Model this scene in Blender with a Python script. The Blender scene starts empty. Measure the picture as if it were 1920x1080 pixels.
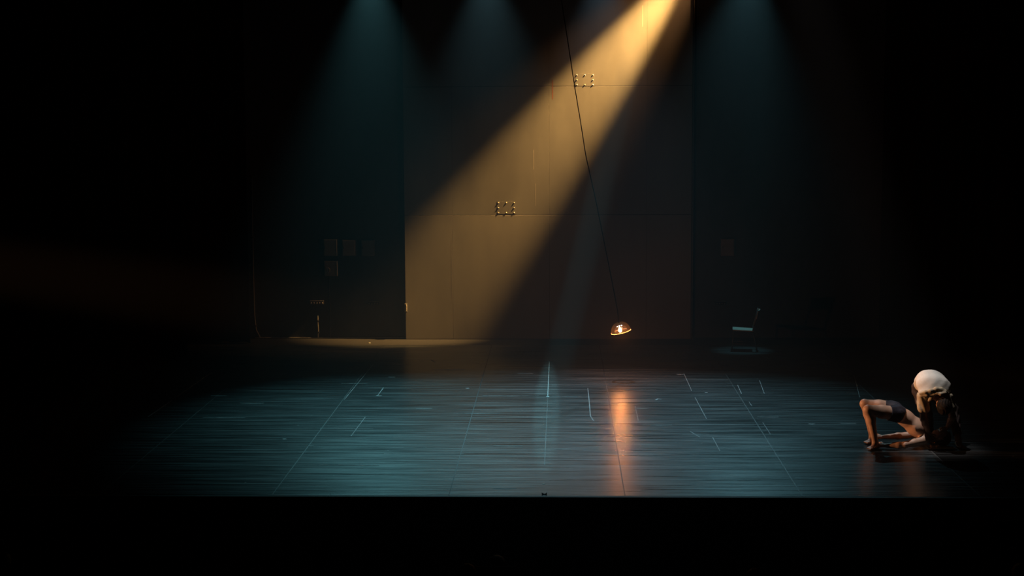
import bpy, bmesh, math, random
import numpy as np
from mathutils import Vector, Matrix, Euler

# ------------------------------------------------------------------ camera
FPX = 3000.0                       # focal length in pixels of the 1920x1080 frame
HC = 4.38                          # eye height above the stage floor
WALL_Y = 30.4                      # upstage wall
EDGE_Y = 17.82                     # stage edge
PITCH = math.atan(335 / 3000.0)
YAW = math.atan(90 / 3000.0)
ROLL = -0.0048
scn = bpy.context.scene
col = scn.collection
cam_data = bpy.data.cameras.new('camera')
cam_data.sensor_width = 36.0
cam_data.lens = FPX / 1920.0 * 36.0
cam_data.clip_end = 200
cam = bpy.data.objects.new('camera', cam_data)
col.objects.link(cam)
cam.location = (0, 0, HC)
RM = (Matrix.Rotation(YAW, 3, 'Z') @ Matrix.Rotation(math.pi / 2 - PITCH, 3, 'X')
      @ Matrix.Rotation(ROLL, 3, 'Z'))
cam.rotation_euler = RM.to_euler()
scn.camera = cam


def ray(px, py):
    return RM @ Vector(((px - 960) / FPX, -(py - 540) / FPX, -1.0))


def onY(px, py, Y):
    d = ray(px, py)
    return Vector((0, 0, HC)) + d * (Y / d.y)


def onZ(px, py, z=0.0):
    d = ray(px, py)
    return Vector((0, 0, HC)) + d * ((z - HC) / d.z)


# ------------------------------------------------------------------ world: black house filled with thin haze
world = bpy.data.worlds.new('world')
scn.world = world
world.use_nodes = True
wn = world.node_tree
wn.nodes['Background'].inputs[0].default_value = (0, 0, 0, 1)
wn.nodes['Background'].inputs[1].default_value = 0.0
vs = wn.nodes.new('ShaderNodeVolumeScatter')
vs.inputs['Color'].default_value = (0.95, 0.95, 0.95, 1)
vs.inputs['Density'].default_value = 0.005
vs.inputs['Anisotropy'].default_value = 0.15
wn.links.new(vs.outputs[0], wn.nodes['World Output'].inputs['Volume'])

cy = scn.cycles
cy.use_denoising = True
cy.max_bounces = 6
cy.diffuse_bounces = 2
cy.glossy_bounces = 3
cy.transmission_bounces = 6
cy.transparent_max_bounces = 12
cy.volume_bounces = 0
cy.sample_clamp_indirect = 2.0
cy.caustics_reflective = False
cy.caustics_refractive = False
vsn = scn.view_settings
vsn.view_transform = 'Standard'
vsn.look = 'None'
vsn.gamma = 1.0
vsn.use_curve_mapping = False
vsn.exposure = 0.0


# ------------------------------------------------------------------ stage lanterns
def spot(name, loc, target, energy, color, angle, blend=1.0, radius=0.05, scale=(1, 1, 1)):
    l = bpy.data.lights.new(name, 'SPOT')
    l.energy = energy
    l.color = color
    l.spot_size = math.radians(angle)
    l.spot_blend = blend
    l.shadow_soft_size = radius
    o = bpy.data.objects.new(name, l)
    col.objects.link(o)
    o.location = loc
    d = Vector(target) - Vector(loc)
    o.rotation_euler = d.to_track_quat('-Z', 'Y').to_euler()
    o.scale = scale
    return o


TEAL = (0.36, 0.80, 1.0)
# gold lantern grazing the upstage wall: hot centre and soft field of one lamp
gl = onY(1400, -205, WALL_Y)
gt = onY(1012, 296, WALL_Y)
spot('gold_lantern', (gl.x, WALL_Y - 0.45, gl.z), (gt.x, WALL_Y, gt.z), 25000, (1.0, 0.535, 0.15), 18.0, 1.0, 0.06)
spot('gold_lantern_field', (gl.x, WALL_Y - 0.45, gl.z), (gt.x, WALL_Y, gt.z), 1000, (1.0, 0.45, 0.17), 34, 1.0, 0.06)
# teal backlights on the upstage bar
for (px, en, tgt, c) in ((692, 1550, (725, 772), (0.27, 0.82, 0.92)), (912, 1050, (930, 765), (0.38, 0.82, 0.97)),
                         (1130, 1180, (1150, 760), (0.50, 0.78, 1.0)), (1410, 1050, (1320, 775), (0.31, 0.80, 0.96))):
    q = onY(px, -70, 28.9)
    spot('teal_backlight', (q.x, 28.9, 7.1), onZ(*tgt), en, c, 44 if px < 700 else 48, 1.0, 0.06)
# narrow shuttered beam thrown across onto the centre line
ct = onZ(1025, 768)
spot('centre_strip_lantern', (5.0, ct.y + 0.001, 22.0), ct, 17000, (0.30, 0.9, 1.0), 24, 0.6, 0.03, (1, 0.045, 1))
# tight unseen spot added above to brighten the chair
cq = onZ(1393, 657)
spot('added_chair_spot', (cq.x + 0.5, cq.y + 0.3, 8.2), (cq.x, cq.y, 0.4), 800, (0.28, 0.85, 1.0), 9, 1.0, 0.05)
# tight lanterns on the two dancers
spot('side_lantern_warm', (-28.0, 21.8, 5.2), (4.70, 20.5, 0.6), 40000, (1.0, 0.46, 0.20), 2.9, 0.8, 0.1)
spot('top_lantern_white', (1.0, 21.4, 13.5), (4.62, 20.5, 0.6), 5200, (1.0, 0.95, 0.92), 6.4, 1.0, 0.1)


# ------------------------------------------------------------------ materials
def mat(name, color, rough=0.6, metal=0.0, spec=0.5, build=None):
    m = bpy.data.materials.new(name)
    m.use_nodes = True
    nt = m.node_tree
    b = nt.nodes['Principled BSDF']
    b.inputs['Base Color'].default_value = (*color, 1)
    b.inputs['Roughness'].default_value = rough
    b.inputs['Metallic'].default_value = metal
    b.inputs['Specular IOR Level'].default_value = spec
    if build:
        build(nt, b)
    return m


def noise(nt, scale, detail=4, vec=None, mapping=None, rough=0.6, coord='Object'):
    n = nt.nodes.new('ShaderNodeTexNoise')
    n.inputs['Scale'].default_value = scale
    n.inputs['Detail'].default_value = detail
    n.inputs['Roughness'].default_value = rough
    tc = nt.nodes.new('ShaderNodeTexCoord')
    mp = nt.nodes.new('ShaderNodeMapping')
    mp.inputs['Scale'].default_value = mapping or (1, 1, 1)
    nt.links.new(tc.outputs[coord], mp.inputs[0])
    nt.links.new(mp.outputs[0], n.inputs['Vector'])
    return n


def ramp(nt, fac, stops):
    r = nt.nodes.new('ShaderNodeValToRGB')
    els = r.color_ramp.elements
    while len(els) < len(stops):
        els.new(0.5)
    for e, (p, c) in zip(els, stops):
        e.position = p
        e.color = (*c, 1) if len(c) == 3 else c
    nt.links.new(fac, r.inputs[0])
    return r


def mixc(nt, fac, a, b, mode='MIX'):
    m = nt.nodes.new('ShaderNodeMix')
    m.data_type = 'RGBA'
    m.blend_type = mode
    for inp, v in ((m.inputs[0], fac), (m.inputs[6], a), (m.inputs[7], b)):
        if isinstance(v, (int, float)):
            inp.default_value = v
        elif isinstance(v, tuple):
            inp.default_value = (*v, 1)
        else:
            nt.links.new(v, inp)
    return m.outputs[2]


def vary(c0, c1, scale, mapping=None, bump=0.0, r0=None, r1=None, detail=4):
    def f(nt, b):
        n = noise(nt, scale, detail, mapping=mapping)
        r = ramp(nt, n.outputs['Fac'], [(0.3, c0), (0.7, c1)])
        nt.links.new(r.outputs[0], b.inputs['Base Color'])
        if r0 is not None:
            q = ramp(nt, n.outputs['Fac'], [(0.3, (r0,) * 3), (0.7, (r1,) * 3)])
            nt.links.new(q.outputs[0], b.inputs['Roughness'])
        if bump:
            bp = nt.nodes.new('ShaderNodeBump')
            bp.inputs['Strength'].default_value = bump
            bp.inputs['Distance'].default_value = 0.01
            nt.links.new(n.outputs['Fac'], bp.inputs['Height'])
            nt.links.new(bp.outputs[0], b.inputs['Normal'])
    return f


def vinyl_build(tone, wear=0.6):
    def f(nt, b):
        # long lateral scuffs left by mopping and dancing, world-aligned
        n1 = noise(nt, 1.0, 6, mapping=(0.6, 15.0, 1.0), rough=0.7)
        n2 = noise(nt, 1.0, 4, mapping=(0.35, 2.2, 1.0), rough=0.6)
        n3 = noise(nt, 1.0, 3, mapping=(0.9, 40.0, 1.0), rough=0.75)
        base = ramp(nt, n1.outputs['Fac'], [(0.38, tuple(t * 0.22 for t in tone)), (0.50, tuple(t * 0.9 for t in tone)), (0.64, tuple(t * 2.6 for t in tone))])
        c = mixc(nt, 0.65, base.outputs[0], ramp(nt, n2.outputs['Fac'], [(0.35, (0.35,) * 3), (0.65, (1.3,) * 3)]).outputs[0], 'MULTIPLY')
        sc = ramp(nt, n3.outputs['Fac'], [(0.56, (0, 0, 0)), (0.68, (wear,) * 3)])
        c = mixc(nt, sc.outputs[0], c, (0.16, 0.17, 0.17))
        # little specks of chalk
        vo = nt.nodes.new('ShaderNodeTexVoronoi')
        vo.inputs['Scale'].default_value = 2.2
        tc = nt.nodes.new('ShaderNodeTexCoord')
        nt.links.new(tc.outputs['Object'], vo.inputs['Vector'])
        sp = ramp(nt, vo.outputs['Distance'], [(0.016, (1, 1, 1)), (0.03, (0, 0, 0))])
        c = mixc(nt, sp.outputs[0], c, (0.4, 0.42, 0.42))
        nt.links.new(c, b.inputs['Base Color'])
        r = ramp(nt, n1.outputs['Fac'], [(0.3, (0.24,) * 3), (0.7, (0.40,) * 3)])
        nt.links.new(r.outputs[0], b.inputs['Roughness'])
        sm = nt.nodes.new('ShaderNodeMath')
        sm.operation = 'MULTIPLY'
        nt.links.new(n1.outputs['Fac'], sm.inputs[0])
        nt.links.new(n3.outputs['Fac'], sm.inputs[1])
        sl = ramp(nt, sm.outputs[0], [(0.15, (0.16,) * 3), (0.36, (0.80,) * 3)])
        nt.links.new(sl.outputs[0], b.inputs['Specular IOR Level'])
        bp = nt.nodes.new('ShaderNodeBump')
        bp.inputs['Strength'].default_value = 0.35
        bp.inputs['Distance'].default_value = 0.004
        nt.links.new(n3.outputs['Fac'], bp.inputs['Height'])
        nt.links.new(bp.outputs[0], b.inputs['Normal'])
    return f


M = {}
T0 = (0.030, 0.032, 0.034)
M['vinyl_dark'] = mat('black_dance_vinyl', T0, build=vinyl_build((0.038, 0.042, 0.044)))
M['vinyl_pale'] = mat('paler_grey_dance_vinyl', T0, build=vinyl_build((0.052, 0.054, 0.055)))  # lighter tone for the two middle strips
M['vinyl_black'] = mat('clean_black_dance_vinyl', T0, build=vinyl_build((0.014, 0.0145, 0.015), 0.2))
M['stage_wood'] = mat('black_painted_stage_wood', (0.012, 0.012, 0.012), 0.7, build=vary((0.008,) * 3, (0.018,) * 3, 3, (0.3, 6, 6), 0.2))
M['fascia'] = mat('matt_black_fascia', (0.004, 0.004, 0.004), 0.9, spec=0.1, build=vary((0.003,) * 3, (0.006,) * 3, 4))
M['house'] = mat('dark_auditorium_carpet', (0.006, 0.005, 0.005), 0.95, spec=0.1, build=vary((0.004,) * 3, (0.008, 0.006, 0.006), 20))
M['steel'] = mat('grey_painted_steel', (0.2,) * 3, 0.62, build=vary((0.155, 0.15, 0.14), (0.215, 0.21, 0.195), 1.6, (1.0, 1, 0.35), 0.03, 0.55, 0.72))
M['steel_low'] = mat('lighter_grey_painted_steel', (0.22,) * 3, 0.62, build=vary((0.185, 0.178, 0.165), (0.25, 0.24, 0.22), 1.4, (1.0, 1, 0.3), 0.03, 0.55, 0.72))
M['wall'] = mat('dark_painted_masonry', (0.07,) * 3, 0.85, build=vary((0.052, 0.052, 0.055), (0.082, 0.082, 0.085), 2.5, (1, 1, 0.6), 0.15))
M['slot'] = mat('black_gap', (0.004,) * 3, 0.9, spec=0.1, build=vary((0.003,) * 3, (0.005,) * 3, 4))
M['rail'] = mat('dull_steel_rail', (0.10, 0.09, 0.08), 0.5, 0.6, build=vary((0.08,) * 3, (0.13,) * 3, 6))
M['bolt'] = mat('pale_zinc_bolt', (0.5, 0.47, 0.42), 0.4, 0.4, build=vary((0.42, 0.4, 0.36), (0.55, 0.52, 0.47), 30))
M['drip'] = mat('pale_paint_drip', (0.5, 0.45, 0.4), 0.7, build=vary((0.4, 0.37, 0.33), (0.55, 0.5, 0.45), 12))
M['red_drip'] = mat('rust_red_drip', (0.30, 0.09, 0.05), 0.7, build=vary((0.24, 0.09, 0.05), (0.33, 0.12, 0.07), 12))
M['velour'] = mat('black_velour', (0.006, 0.0055, 0.006), 0.95, spec=0.05, build=vary((0.004,) * 3, (0.008,) * 3, 12, (1, 1, 0.2)))
M['box'] = mat('grey_enamel_box', (0.10, 0.10, 0.095), 0.55, build=vary((0.20,) * 3, (0.24, 0.235, 0.225), 7))
M['box_brown'] = mat('brown_grey_enamel_box', (0.11, 0.095, 0.085), 0.55, build=vary((0.19, 0.17, 0.15), (0.25, 0.22, 0.20), 7))
M['edge'] = mat('painted_lit_metal', (0.4, 0.39, 0.37), 0.4, 0.3, build=vary((0.60,) * 3, (0.70,) * 3, 9))  # pale colour holds the light on box edges, sockets and conduit
M['sticker'] = mat('faded_white_marking', (0.42, 0.41, 0.39), 0.7, build=vary((0.36,) * 3, (0.46,) * 3, 30))
M['tape'] = mat('white_cloth_tape', (0.5, 0.52, 0.52), 0.6, build=vary((0.35, 0.37, 0.37), (0.6, 0.62, 0.62), 6))
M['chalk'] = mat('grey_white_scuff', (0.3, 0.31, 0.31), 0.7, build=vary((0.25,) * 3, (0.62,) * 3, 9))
M['seam'] = mat('grey_seam_tape', (0.08, 0.082, 0.085), 0.45, build=vary((0.04,) * 3, (0.13, 0.135, 0.135), 3, (3, 1, 1)))
M['seam_dark'] = mat('black_seam_tape', (0.01,) * 3, 0.6, build=vary((0.006,) * 3, (0.014,) * 3, 3))
M['rubber'] = mat('black_cable_rubber', (0.008,) * 3, 0.7, spec=0.2, build=vary((0.006,) * 3, (0.01,) * 3, 30))
M['black_metal'] = mat('black_metal', (0.015,) * 3, 0.4, 0.5, build=vary((0.012,) * 3, (0.02,) * 3, 20))
M['skin'] = mat('skin', (0.55, 0.33, 0.23), 0.5, build=vary((0.52, 0.31, 0.21), (0.6, 0.37, 0.27), 9))
M['skin2'] = mat('skin_tan', (0.48, 0.28, 0.19), 0.5, build=vary((0.45, 0.26, 0.17), (0.52, 0.31, 0.22), 9))
M['hair'] = mat('dark_hair', (0.012, 0.009, 0.007), 0.75, spec=0.15, build=vary((0.007, 0.005, 0.004), (0.02, 0.014, 0.01), 40, (1, 1, 0.2), 0.4))
M['eye'] = mat('eye_white', (0.7, 0.68, 0.65), 0.2, build=vary((0.68, 0.66, 0.63), (0.72, 0.7, 0.67), 30))
M['shirt'] = mat('off_white_cotton', (0.78, 0.74, 0.68), 0.85, spec=0.2, build=vary((0.74, 0.70, 0.64), (0.80, 0.77, 0.71), 30, None, 0.15))
M['sleeve'] = mat('warm_lit_cotton', (0.50, 0.42, 0.30), 0.85, spec=0.2, build=vary((0.45, 0.37, 0.26), (0.54, 0.46, 0.33), 22, (1, 1, 3), 0.2))  # shirt cotton with the orange light put into its tan colour
M['trousers'] = mat('dark_brown_trousers', (0.05, 0.035, 0.032), 0.85, spec=0.2, build=vary((0.04, 0.028, 0.026), (0.06, 0.043, 0.04), 30, None, 0.15))
M['shorts'] = mat('dark_navy_shorts', (0.035, 0.035, 0.05), 0.8, spec=0.2, build=vary((0.016, 0.016, 0.026), (0.026, 0.026, 0.04), 40, None, 0.15))
M['chair_ply'] = mat('worn_pale_plywood', (0.40, 0.38, 0.33), 0.5, build=vary((0.36, 0.34, 0.29), (0.44, 0.42, 0.37), 5, (1, 8, 1)))
M['chair_tube'] = mat('grey_chair_tube', (0.10, 0.10, 0.10), 0.35, 0.7, build=vary((0.08,) * 3, (0.12,) * 3, 10))
M['coat'] = mat('black_audience_coat', (0.008,) * 3, 0.9, spec=0.1, build=vary((0.006,) * 3, (0.011,) * 3, 15))
M['plush'] = mat('dark_red_plush', (0.02, 0.006, 0.006), 0.95, spec=0.1, build=vary((0.014, 0.004, 0.004), (0.024, 0.007, 0.007), 25))


def glass_build(nt, b):
    out = nt.nodes['Material Output']
    nt.nodes.remove(b)
    tr = nt.nodes.new('ShaderNodeBsdfTransparent')
    tr.inputs[0].default_value = (0.93, 0.92, 0.92, 1)
    gl = nt.nodes.new('ShaderNodeBsdfGlossy')
    gl.inputs['Roughness'].default_value = 0.04
    n = noise(nt, 14, 2)
    df = nt.nodes.new('ShaderNodeBsdfTranslucent')
    r = ramp(nt, n.outputs['Fac'], [(0.3, (0.75, 0.7, 0.7)), (0.7, (0.9, 0.86, 0.86))])
    nt.links.new(r.outputs[0], df.inputs[0])
    m1 = nt.nodes.new('ShaderNodeMixShader')
    m1.inputs[0].default_value = 0.012
    nt.links.new(tr.outputs[0], m1.inputs[1])
    nt.links.new(df.outputs[0], m1.inputs[2])
    fr = nt.nodes.new('ShaderNodeFresnel')
    m2 = nt.nodes.new('ShaderNodeMixShader')
    nt.links.new(fr.outputs[0], m2.inputs[0])
    nt.links.new(m1.outputs[0], m2.inputs[1])
    nt.links.new(gl.outputs[0], m2.inputs[2])
    nt.links.new(m2.outputs[0], out.inputs['Surface'])


M['glass'] = mat('smoky_clear_glass', (1, 1, 1), build=glass_build)
def rim_build(nt, b):
    b.inputs['Transmission Weight'].default_value = 0.0
    n = noise(nt, 12, 2)
    r = ramp(nt, n.outputs['Fac'], [(0.3, (0.78, 0.70, 0.64)), (0.7, (0.88, 0.80, 0.74))])
    nt.links.new(r.outputs[0], b.inputs['Base Color'])
    t = nt.nodes.new('ShaderNodeBsdfTranslucent')
    nt.links.new(r.outputs[0], t.inputs[0])
    m = nt.nodes.new('ShaderNodeMixShader')
    m.inputs[0].default_value = 0.75
    nt.links.new(b.outputs[0], m.inputs[1])
    nt.links.new(t.outputs[0], m.inputs[2])
    nt.links.new(m.outputs[0], nt.nodes['Material Output'].inputs['Surface'])


M['rim'] = mat('pale_glass_rim', (0.8, 0.72, 0.66), 0.3, build=rim_build)


def emit(name, color, strength):
    def f(nt, b):
        b.inputs['Emission Color'].default_value = (*color, 1)
        b.inputs['Emission Strength'].default_value = strength
    return mat(name, color, 0.5, build=f)


M['bulb'] = emit('glowing_bulb', (1.0, 0.46, 0.13), 40)
M['glint'] = emit('painted_white_glint', (1.0, 0.88, 0.75), 5)  # glowing colour that paints the bulb's glints in the dome


# ------------------------------------------------------------------ mesh helpers
def link(name, me, material, parent=None, loc=None):
    o = bpy.data.objects.new(name, me)
    col.objects.link(o)
    if material is not None and not me.materials:
        me.materials.append(material)
    if parent is not None:
        o.parent = parent
    if loc is not None:
        o.location = loc
    return o


def tag(o, label=None, cat=None, group=None, kind=None):
    if label:
        o['label'] = label
    if cat:
        o['category'] = cat
    if group:
        o['group'] = group
    if kind:
        o['kind'] = kind
    return o


def empty(name, loc=(0, 0, 0)):
    o = bpy.data.objects.new(name, None)
    col.objects.link(o)
    o.location = loc
    o.empty_display_size = 0.2
    return o


def to_mesh(bm, name='mesh', smooth=False):
    me = bpy.data.meshes.new(name)
    bmesh.ops.recalc_face_normals(bm, faces=bm.faces)
    bm.to_mesh(me)
    bm.free()
    if smooth:
        me.polygons.foreach_set('use_smooth', [True] * len(me.polygons))
    return me


def box_bm(lo, hi, bevel=0.0, bm=None):
    bm = bm or bmesh.new()
    r = bmesh.ops.create_cube(bm, size=1)
    c = [(a + b) / 2 for a, b in zip(lo, hi)]
    s = [b - a for a, b in zip(lo, hi)]
    for v in r['verts']:
        v.co = Vector((v.co.x * s[0] + c[0], v.co.y * s[1] + c[1], v.co.z * s[2] + c[2]))
    if bevel:
        es = list({e for v in r['verts'] for e in v.link_edges})
        bmesh.ops.bevel(bm, geom=es, offset=bevel, segments=1, affect='EDGES', profile=0.5)
    return bm


def tube_bm(pts, r, seg=8, bm=None):
    """tube along a polyline; r a number or a list"""
    bm = bm or bmesh.new()
    pts = [Vector(p) for p in pts]
    rr = r if isinstance(r, (list, tuple)) else [r] * len(pts)
    rings = []
    ref = None
    for i, p in enumerate(pts):
        t = (pts[min(i + 1, len(pts) - 1)] - pts[max(i - 1, 0)]).normalized()
        if ref is None:
            ref = t.orthogonal().normalized()
        ref = (ref - t * ref.dot(t)).normalized()
        b = t.cross(ref)
        rings.append([bm.verts.new(p + (ref * math.cos(a) + b * math.sin(a)) * rr[i])
                      for a in [2 * math.pi * k / seg for k in range(seg)]])
    for a, b in zip(rings[:-1], rings[1:]):
        for k in range(seg):
            bm.faces.new((a[k], a[(k + 1) % seg], b[(k + 1) % seg], b[k]))
    bm.faces.new(rings[0])
    bm.faces.new(rings[-1])
    return bm


def lathe_bm(profile, seg=32, close=False):
    bm = bmesh.new()
    rings = []
    for (r, z) in profile:
        if r < 1e-6:
            rings.append([bm.verts.new((0, 0, z))])
        else:
            rings.append([bm.verts.new((r * math.cos(2 * math.pi * k / seg), r * math.sin(2 * math.pi * k / seg), z)) for k in range(seg)])
    for a, b in zip(rings[:-1], rings[1:]):
        for k in range(seg):
            k2 = (k + 1) % seg
            if len(a) == 1 and len(b) > 1:
                bm.faces.new((a[0], b[k], b[k2]))
            elif len(b) == 1 and len(a) > 1:
                bm.faces.new((a[k], a[k2], b[0]))
            elif len(a) > 1:
                bm.faces.new((a[k], a[k2], b[k2], b[k]))
    return bm


# ------------------------------------------------------------------ stage floor
floor = link('floor', to_mesh(box_bm((-12, EDGE_Y, -0.30), (12, WALL_Y + 1.2, -0.008))), M['stage_wood'])
tag(floor, 'black wooden stage floor covered with lengthwise dance vinyl strips', kind='structure')
SEAMS = [-9.3, -7.3, -5.3, -3.30, -1.27, 0.74, 2.75, 4.76, 6.77, 8.8]
random.seed(4)
for i, (a, b) in enumerate(zip(SEAMS[:-1], SEAMS[1:])):
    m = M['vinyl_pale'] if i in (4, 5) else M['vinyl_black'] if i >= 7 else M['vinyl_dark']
    link('vinyl_strip', to_mesh(box_bm((a + 0.004, EDGE_Y + 0.05, -0.008), (b - 0.004, 29.6, 0.0))), m, floor)
for x in SEAMS[1:-1]:
    y0, y1 = (EDGE_Y + 0.06, 28.0)

    mm = M['seam_dark'] if abs(x - 0.74) < 0.1 or abs(x + 1.27) < 0.1 else M['seam']
    w = 0.006
    link('seam_tape', to_mesh(box_bm((x - w, y0, 0.0), (x + w, y1, 0.0006))), mm, floor)
nose = link('stage_nosing', to_mesh(box_bm((-12, EDGE_Y - 0.03, -0.05), (12, EDGE_Y + 0.05, 0.001), 0.008)), M['stage_wood'], floor)


def floor_mark(name, pts, w, m):
    """flat tape or scuff along floor points given as pixels"""
    P = [onZ(*p) for p in pts]
    bm = bmesh.new()
    L, R, L2, R2 = [], [], [], []
    for i, p in enumerate(P):
        t = (P[min(i + 1, len(P) - 1)] - P[max(i - 1, 0)])
        t.z = 0
        t.normalize()
        n = Vector((-t.y, t.x, 0))
        ww = w * (1.0 if 0 < i < len(P) - 1 else 0.6)
        L.append(bm.verts.new((p.x + n.x * ww, p.y + n.y * ww, 0.0022)))
        R.append(bm.verts.new((p.x - n.x * ww, p.y - n.y * ww, 0.0022)))
        L2.append(bm.verts.new((p.x + n.x * ww, p.y + n.y * ww, 0.0004)))
        R2.append(bm.verts.new((p.x - n.x * ww, p.y - n.y * ww, 0.0004)))
    for i in range(len(P) - 1):
        bm.faces.new((L[i], L[i + 1], R[i + 1], R[i]))
        bm.faces.new((L[i], L2[i], L2[i + 1], L[i + 1]))
        bm.faces.new((R[i], R[i + 1], R2[i + 1], R2[i]))
    bm.faces.new((L[0], R[0], R2[0], L2[0]))
    bm.faces.new((L[-1], L2[-1], R2[-1], R[-1]))
    return link(name, to_mesh(bm), m, floor)


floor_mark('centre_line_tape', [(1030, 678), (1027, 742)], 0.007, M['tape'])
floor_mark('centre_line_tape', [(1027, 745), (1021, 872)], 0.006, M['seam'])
for p, q, w in [((700, 683), (646, 749), 0.006), ((685, 782), (658, 818), 0.008), ((719, 727), (708, 742), 0.010),
                ((1282, 700), (1297, 733), 0.006), ((1303, 745), (1325, 786), 0.006), ((1336, 820), (1350, 846), 0.009),
                ((1430, 792), (1445, 815), 0.006), ((1383, 722), (1390, 738), 0.009), ((1424, 713), (1433, 738), 0.007),
                ((1601, 702), (1612, 745), 0.006), ((397, 698), (330, 745), 0.006), ((322, 751), (277, 782), 0.005),
                ((1294, 809), (1312, 820), 0.012), ((886, 668), (880, 681), 0.010), ((1191, 762), (1197, 790), 0.007),
                ((1404, 753), (1410, 762), 0.006), ((620, 926), (618, 931), 0.005)]:
    floor_mark('scuff_mark', [p, q], w, M['chalk'])
floor_mark('scuff_mark', [(1102, 728), (1105, 755), (1107, 780), (1112, 788), (1114, 790)], 0.006, M['chalk'])
floor_mark('scuff_mark', [(807, 673), (812, 677), (818, 679)], 0.012, M['chalk'])
floor_mark('scuff_mark', [(1229, 750), (1234, 748), (1240, 749)], 0.02, M['chalk'])
# lateral dashes
for (x0, x1, y, w) in [(924, 968, 916, 0.018), (593, 618, 871, 0.012), (634, 711, 872, 0.012), (735, 760, 683, 0.03), (712, 745, 680, 0.012),
                       (810, 872, 693, 0.02), (905, 1010, 742, 0.007), (1036, 1090, 743, 0.006), (1110, 1160, 756, 0.006),
                       (1035, 1095, 722, 0.005), (600, 700, 803, 0.011), (690, 800, 839, 0.013), (720, 870, 851, 0.011),
                       (1420, 1460, 782, 0.011), (1516, 1528, 795, 0.022), (1575, 1605, 794, 0.014), (1280, 1330, 815, 0.009),
                       (380, 460, 783, 0.011), (395, 425, 742, 0.012), (450, 495, 756, 0.012), (560, 600, 848, 0.009), (578, 588, 836, 0.014),
                       (530, 537, 823, 0.03), (1040, 1070, 842, 0.012), (925, 980, 836, 0.013), (728, 741, 707, 0.02), (874, 880, 728, 0.03),
                       (640, 690, 719, 0.01), (705, 716, 742, 0.02), (780, 810, 766, 0.012), (1268, 1284, 702, 0.02), (1322, 1327, 736, 0.03),
                       (1190, 1215, 766, 0.012), (970, 1000, 700, 0.014), (1165, 1230, 731, 0.005), (850, 940, 775, 0.010), (1205, 1260, 797, 0.01)]:
    floor_mark('scuff_dash', [(x0, y), ((x0 + x1) / 2, y + 0.4), (x1, y + 0.2)], w * 1.05, M['chalk'])


def dot(px, py, r):
    p = onZ(px, py)
    bm = bmesh.new()
    bmesh.ops.create_cone(bm, cap_ends=True, segments=14, radius1=r, radius2=r * 0.9, depth=0.003)
    return link('tape_dot', to_mesh(bm), M['tape'], None, (p.x, p.y, 0.0022))


tag(dot(1019.5, 907.5, 0.020), 'small round white tape dot near the front edge of the stage', 'floor marker')
tag(dot(1027, 743.5, 0.026), 'small round white tape dot ending the bright centre line', 'floor marker')
tag(dot(460, 905, 0.014), 'tiny white tape dot alone on the dark unlit vinyl', 'floor marker')
tag(dot(693, 643, 0.022), 'white tape dot close to the foot of the dark side wall', 'floor marker')
# ring bolt on the stage lip
p = onZ(1020.5, 930.5)
bm = bmesh.new()
tube_bm([(0.026 * math.cos(a), -0.012 * math.sin(a) - 0.01, 0.026 * 0.6 * math.sin(a) + 0.004) for a in [math.pi * (1 + k / 10) for k in range(11)]], 0.006, 8, bm)
e = empty('ring_bolt', (p.x, EDGE_Y + 0.10, 0.018))
tag(e, 'small black ring bolt on the stage lip in line with the centre tape', 'ring bolt')
link('ring', to_mesh(bm, smooth=True), M['black_metal'], e)
link('base_plate', to_mesh(box_bm((-0.03, -0.02, -0.018), (0.03, 0.02, -0.012), 0.002)), M['black_metal'], e)

# stage front and auditorium
fr = link('wall_front', to_mesh(box_bm((-12, EDGE_Y - 0.02, -1.1), (12, EDGE_Y + 0.05, -0.05))), M['fascia'])
tag(fr, 'matt black fascia below the stage edge', kind='structure')
for i in range(12):
    x = -12 + 2 * i
    link('fascia_board', to_mesh(box_bm((x + 0.006, EDGE_Y - 0.035, -1.08), (x + 1.994, EDGE_Y - 0.02, -0.06), 0.004)), M['fascia'], fr)
hf = link('floor_auditorium', to_mesh(box_bm((-12, -2, -1.2), (12, EDGE_Y, -1.1))), M['house'])
tag(hf, 'dark carpeted auditorium floor below the stage', kind='structure')

# ------------------------------------------------------------------ upstage wall
def wx(px, py=400, Y=WALL_Y):
    return onY(px, py, Y).x


def wz(py, px=1000, Y=WALL_Y):
    return onY(px, py, Y).z


XL, XR = wx(758.5), wx(1296.5)
TOP = 9.5
wb = link('wall_back', to_mesh(box_bm((XL + 0.02, WALL_Y + 0.004, 0.0), (XR - 0.02, WALL_Y + 0.30, TOP))), M['slot'])
tag(wb, 'tall grey steel-panelled wall at the back of the stage', kind='structure')
zs = [0.0, wz(403.5, 950), wz(161.5, 1100)]
rowh = zs[2] - zs[1]
zs += [zs[2] + rowh, TOP]
xs = [XL, wx(848), wx(1030), wx(1212), XR]
for j in range(4):
    for i in range(4):
        link('steel_panel', to_mesh(box_bm((xs[i] + (0.0015 if i else 0), WALL_Y - 0.004 - 0.0012 * (j == 0), zs[j] + (0.005 if j else 0)),
                                           (xs[i + 1] - (0.0015 if i < 3 else 0), WALL_Y + 0.004, zs[j + 1] - 0.004), 0.0012)),
             M['steel_low'] if j == 0 else M['steel'], wb)
bolt_me = to_mesh(lathe_bm([(0.0, -0.006), (0.008, -0.005), (0.0125, -0.002), (0.0135, 0.0)], 10), smooth=True)
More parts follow.
